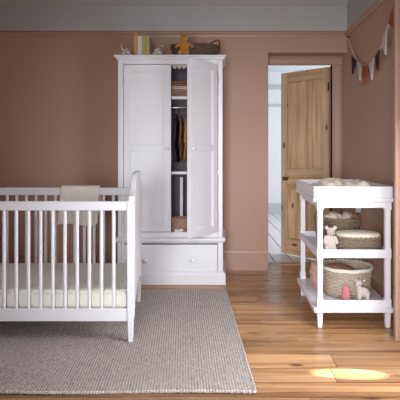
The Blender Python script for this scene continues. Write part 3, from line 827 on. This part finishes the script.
# middle shelf things
def at(px, D): return (px-225)*D/F
def zz(py, D): return 1.18-(py-150)*D/F
Z1 = S1+0.001
basket('wicker_basket', 'round grey wicker basket filled with beige cloths at the back of the middle shelf', (at(338, 3.68), 3.70, Z1), 0.150, 0.14, zz(219.5, 3.58)-Z1, 'wick', 0.14, 11, 26, 0.006, handles=[(0.0, 0.35, 0.03), (PI, 0.35, 0.03)])
zt2 = zz(219.5, 3.58)
for (px, D, r, m_, lab, rr) in ((333, 3.66, (0.07, 0.05, 0.04), 'lidfab', 'cream cloth bundled in the grey wicker basket, at its left', 0.1), (346, 3.68, (0.05, 0.05, 0.034), 'muslin', 'beige cloth bundled in the grey wicker basket, in its middle', -0.3), (354.5, 3.70, (0.035, 0.05, 0.03), 'foldb', 'brown cloth bundled in the grey wicker basket, at its right', 0.2)):
    b = nb(); c = Vector((at(px, D), D, zt2+0.006)); ell(b, c, r, (0, rr, 0), sub=4)
    for v in b.verts:
        d_ = v.co-c; k = 1+0.10*math.sin(d_.x*90+d_.z*60)+0.07*math.sin(d_.y*80+d_.x*40); v.co = c+d_*k
    tag(ob('bundled_cloth', b, m_, smooth=True), lab, 'cloth', 'cloths in the grey wicker basket')
tb2 = basket('lidded_basket', 'small oblong grey wicker basket with padded cream fabric lid on the middle shelf', (at(357.5, 3.36), 3.36, Z1), 0.148, 0.10, 0.100, 'wick', 0.03, 8, 26, 0.006, sq=2.8)
b = nb(); rings = []
for f, z in ((1.0, 0.097), (1.03, 0.101), (1.04, 0.114), (1.0, 0.124), (0.9, 0.129), (0.6, 0.133), (0.01, 0.134)):
    ring = []
    for k in range(48):
        a = 2*PI*k/48; c, s = math.cos(a), math.sin(a); q = (abs(c)**2.8+abs(s)**2.8)**(-1/2.8)
        ring.append(b.verts.new((0.147*f*c*q, 0.102*f*s*q, z)))
    rings.append(ring)
for A, B in zip(rings, rings[1:]):
    for k in range(48): b.faces.new((A[k], A[(k+1)%48], B[(k+1)%48], B[k]))
b.faces.new(rings[0][::-1]); b.faces.new(rings[-1]); ob('lid', b, 'lidfab', tb2, smooth=True, label='padded cream fabric lid')
b = nb(); box(b, -0.05, -0.01, -0.1, -0.097, 0.07, 0.085)
b.free()
# standing pale bear
def standing_bear(px, D, z0, h):
    x = at(px, D); s = h/0.17
    t = thing('plush_bear', 'pale plush bear leaning by the lidded basket on the middle shelf', 'soft toy', (x, D, z0))
    b = nb()
    ell(b, (x, D, z0+0.055*s), (0.036*s, 0.03*s, 0.045*s)); ell(b, (x-0.003, D, z0+0.088*s), (0.026*s, 0.024*s, 0.035*s))
    ell(b, (x+0.004, D-0.006, z0+0.135*s), (0.027*s, 0.026*s, 0.025*s)); ell(b, (x+0.012, D-0.03*s, z0+0.130*s), (0.014*s, 0.014*s, 0.011*s))
    for sg in (-1, 1):
        ell(b, (x+0.004+sg*0.026*s, D, z0+0.158*s), (0.013*s, 0.007*s, 0.013*s))
        tube(b, [(x+sg*0.024*s, D, z0+0.105*s), (x+sg*0.037*s, D-0.012*s, z0+0.08*s), (x+sg*0.036*s, D-0.024*s, z0+0.06*s)], [0.012*s, 0.012*s, 0.011*s], 10)
        tube(b, [(x+sg*0.02*s, D-0.004, z0+0.04*s), (x+sg*0.024*s, D-0.02*s, z0+0.016*s), (x+sg*0.025*s, D-0.04*s, z0+0.014*s)], [0.017*s, 0.015*s, 0.014*s], 10)
    ob('body', b, 'plush', t, world=True, remesh=0.003)
    b = nb(); ell(b, (x+0.013, D-0.044*s, z0+0.133*s), (0.004, 0.003, 0.003), sub=2); ob('nose', b, 'black', t, world=True)
    for sg in (-1, 1):
        b = nb(); ell(b, (x+0.005+sg*0.011*s, D-0.029*s, z0+0.143*s), (0.0025,)*3, sub=2); ob('eye', b, 'black', t, world=True)
standing_bear(330.2, 3.27, Z1, 0.185)

# bottom shelf things
Z2 = S2+0.001
hB = zz(265, 3.45)-Z2
big = basket('seagrass_basket', 'large round pale woven basket with white lining on the bottom shelf', (at(346.5, 3.50), 3.50, Z2), 0.155, 0.145, 0.195, 'wicklight', 0.14, 16, 34, 0.006, handles=None, rimr=0.010)
b = nb()
rings = []
for f, z in ((1.215, 0.186), (1.23, 0.197), (1.19, 0.209), (1.11, 0.206), (1.07, 0.18), (1.0, 0.12)):
    ring = []
    for k in range(60):
        a = 2*PI*k/60
        zq = z if f > 1.12 and z > 0.22 else z
        if z in (0.188,): zq = z-0.006+0.008*math.sin(5*a)
        ring.append(b.verts.new((0.155*f*math.cos(a)*1.0, 0.145*f*math.sin(a), zq+0.001*math.sin(9*a))))
    rings.append(ring)
for A, B in zip(rings, rings[1:]):
    for k in range(60): b.faces.new((A[k], A[(k+1)%60], B[(k+1)%60], B[k]))
ob('lining', b, 'lining', big, smooth=True, label='white cloth lining folded over the rim')
c = Vector((at(340, 3.5), 3.50, Z2+0.168)); b = nb(); ell(b, c, (0.105, 0.10, 0.042), (0, 0.08, 0), sub=4)
for v in b.verts:
    d_ = v.co-c; k = 1+0.06*math.sin(d_.x*60+d_.y*50)+0.05*math.sin(d_.y*70); v.co = c+d_*k
tag(ob('wool_blanket', b, 'brownwool', smooth=True), 'brown wool blanket bundled inside the large pale basket', 'blanket')
# pink knitted item by the rear left of the shelf
b = nb(); c = Vector((at(316.5, 3.62), 3.64, Z2+0.10)); ell(b, c, (0.045, 0.06, 0.10), sub=4)
for v in b.verts:
    d_ = v.co-c; k = 1+0.07*math.sin(d_.z*110+3*d_.x)+0.05*math.sin(d_.y*70); v.co = c+d_*k
    v.co.z = max(v.co.z, Z2)
tag(ob('knitted_cloth', b, 'pinkknit', smooth=True), 'pale pink knitted cloth bundled behind the left legs on the bottom shelf', 'cloth')
# dusty rose mitten-shaped toy
D = 3.28; x = at(346, D)
t = thing('rose_peg_toy', 'dusty rose rounded soft toy standing in front of the large basket', 'soft toy', (x, D, Z2))
b = nb(); lathe(b, [(0.024, 0), (0.029, 0.008), (0.028, 0.05), (0.026, 0.085), (0.019, 0.106), (0.010, 0.116), (0.002, 0.118)], x, D, 20, sy=0.8, base=Z2); ob('body', b, 'rose', t, world=True, smooth=True)
# standing lamb
D = 3.25; x = at(362, D)
t = thing('plush_lamb', 'white plush lamb standing at the front of the bottom shelf, head turned left', 'soft toy', (x, D, Z2))
b = nb()
ell(b, (x+0.006, D, Z2+0.078), (0.040, 0.028, 0.033))
for dx in (-0.022, 0.032):
    for dy in (-0.015, 0.015): tube(b, [(x+dx, D+dy, Z2+0.075), (x+dx, D+dy, Z2+0.03), (x+dx, D+dy, Z2+0.001)], [0.015, 0.0115, 0.0125], 10)
tube(b, [(x-0.018, D, Z2+0.088), (x-0.024, D-0.004, Z2+0.115), (x-0.022, D-0.006, Z2+0.138)], [0.022, 0.017, 0.016], 10)
ell(b, (x-0.022, D-0.010, Z2+0.145), (0.020, 0.019, 0.018)); ell(b, (x-0.040, D-0.018, Z2+0.138), (0.015, 0.012, 0.011), (0, -0.3, 0))
for sg, dx in ((-1, -0.028), (1, 0.000)):
    ell(b, (x+dx+sg*0.012, D-0.002, Z2+0.158), (0.012, 0.006, 0.008), (0, -sg*0.7, 0))
tube(b, [(x+0.043, D, Z2+0.085), (x+0.053, D, Z2+0.07)], 0.006, 8)
ob('body', b, 'plushw', t, world=True, remesh=0.003)
b = nb(); ell(b, (x-0.054, D-0.022, Z2+0.139), (0.004,)*3, sub=2); ob('nose', b, 'black', t, world=True)
b = nb(); ell(b, (x-0.030, D-0.027, Z2+0.149), (0.003,)*3, sub=2); ob('eye', b, 'black', t, world=True)

# ------------------------------------------------------------ bunting on the right wall
GX = 1.172
def gp(px, py, X=GX):
    D = X*F/(px-225); return Vector((X, D, 1.18-(py-150)*D/F))
gar = thing('bunting', 'felt pennant bunting on a white cord along the right wall below the picture rail', 'bunting', tuple(gp(347.5, 40)))
crd = [gp(347.5, 38), gp(350.5, 46), gp(354, 55), gp(359, 62.5), gp(364.5, 66), gp(370, 64.5), gp(375.5, 58), gp(380, 50), gp(385, 37), gp(389.5, 23), gp(395, 4), gp(400, -12), gp(405, -30)]
def cr_interp(pts, n=6):
    out = []
    for i in range(len(pts)-1):
        p0, p1, p2, p3 = pts[max(i-1, 0)], pts[i], pts[i+1], pts[min(i+2, len(pts)-1)]
        for k in range(n):
            t_ = k/n
            out.append(0.5*((2*p1)+(p2-p0)*t_+(2*p0-5*p1+4*p2-p3)*t_*t_+(3*p1-p0-3*p2+p3)*t_**3))
    return out+[pts[-1]]
b = nb(); tube(b, cr_interp(crd), 0.0045, 6); ob('cord', b, 'string', gar, world=True, smooth=True)
b = nb(); tube(b, [gp(347.5, 37)+Vector((0.028,0,0.004)), gp(347.5, 37)+Vector((-0.006,0,0))], 0.004, 8); ob('hook', b, 'black', gar, world=True)
def flag(a, bq, tip, m_, lab):
    A, B, T_ = gp(*a), gp(*bq), gp(*tip)
    b = nb(); n = 8; rows = []
    for i in range(n+1):
        t_ = i/n; l = A.lerp(T_, t_); r = B.lerp(T_, t_*0.999); row = []
        for j in range(5):
            p = l.lerp(r, j/4); p.x -= 0.006+0.012*math.sin(j/4*PI+t_)*(0.4+t_*0.6)*0.6; row.append(p)
        rows.append(row)
    F_ = [[b.verts.new(p) for p in row] for row in rows]; G_ = [[b.verts.new(p-Vector((0.003,0,0))) for p in row] for row in rows]
    for i in range(n):
        for j in range(4):
            b.faces.new((F_[i][j], F_[i][j+1], F_[i+1][j+1], F_[i+1][j])); b.faces.new((G_[i][j], G_[i+1][j], G_[i+1][j+1], G_[i][j+1]))
        b.faces.new((F_[i][0], F_[i+1][0], G_[i+1][0], G_[i][0])); b.faces.new((F_[i][4], G_[i][4], G_[i+1][4], F_[i+1][4]))
    for j in range(4): b.faces.new((F_[0][j], G_[0][j], G_[0][j+1], F_[0][j+1]))
    ob('pennant', b, m_, gar, world=True, smooth=False, label=lab)
flag((352.3,55), (357.5,61), (353.6,74), 'navy', 'charcoal pennant')
flag((357.3,61), (362.5,66), (361.0,81), 'flagw', 'off white pennant')
flag((362.5,65.5), (369.5,65.5), (365.0,84.5), 'rust', 'rust pennant')
flag((369.5,65), (375,58), (373.0,80), 'flagw', 'off white pennant')
flag((376,57), (380.8,49), (378.8,70), 'navy', 'charcoal pennant')
flag((382.5,44), (388.6,25), (386.8,55), 'flagw', 'off white pennant')
flag((389.6,23), (396.5,0), (395,28), 'rust', 'rust pennant')

# ------------------------------------------------------------ light
def area(name, loc, rot, sx, sy, power, col):
    l = bpy.data.lights.new(name, 'AREA'); l.shape = 'RECTANGLE'; l.size = sx; l.size_y = sy; l.energy = power; l.color = col
    o = bpy.data.objects.new(name, l); C.objects.link(o); o.location = loc; o.rotation_euler = rot; return o
# daylight through the window on the right, from the sky and so slanting down
def aim(o, tgt): o.rotation_euler = (Vector(tgt)-o.location).to_track_quat('-Z', 'Y').to_euler()
area('window_daylight', (XR+0.0, 2.12, 1.2), (0, PI/2-math.radians(32), 0), 1.6, 0.9, 46, (0.93, 0.97, 1.0))
# added fill lamp inside the room, standing in for daylight from behind the camera
o = area('rear_fill', (-0.35, YN+0.15, 1.15), (0,0,0), 1.2, 1.5, 22, (0.92, 0.965, 1.0)); aim(o, (0.5, 4.4, 0.6)); o.data.spread = math.radians(60)
# daylight in the room beyond
area('hall_daylight', (2.9, 6.9, 1.5), (0, PI/2, 0), 1.6, 1.8, 70, (0.94, 0.97, 1.0))
# low sun reaching the boards through the right window
l = bpy.data.lights.new('sun_beam', 'SPOT'); l.energy = 4200; l.spot_size = math.radians(2.7); l.spot_blend = 0.12; l.shadow_soft_size = 0.01; l.color = (1, 0.97, 0.95)
o = bpy.data.objects.new('sun_beam', l); C.objects.link(o)
tgt = Vector((0.67, 2.53, 0)); src = Vector((3.1, 2.30, 0.78))
o.location = src; o.rotation_euler = (tgt-src).to_track_quat('-Z', 'Y').to_euler(); o.scale = (1, 1, 1)
w = bpy.data.worlds.new('World'); bpy.context.scene.world = w; w.use_nodes = True
w.node_tree.nodes['Background'].inputs[0].default_value = (0.75, 0.85, 1.0, 1); w.node_tree.nodes['Background'].inputs[1].default_value = 0.6

# ------------------------------------------------------------ camera
cam = bpy.data.cameras.new('camera'); co = bpy.data.objects.new('camera', cam); C.objects.link(co)
co.location = (0, 0, 1.18); co.rotation_euler = (PI/2, 0, 0)
cam.sensor_width = 36; cam.lens = 36*F/400; cam.shift_x = -25/400; cam.shift_y = -50/400
cam.clip_start = 0.05
sc = bpy.context.scene; sc.camera = co
sc.view_settings.view_transform = 'Standard'; sc.view_settings.look = 'None'; sc.view_settings.exposure = 0.0; sc.view_settings.gamma = 1
sc.view_settings.use_curve_mapping = False
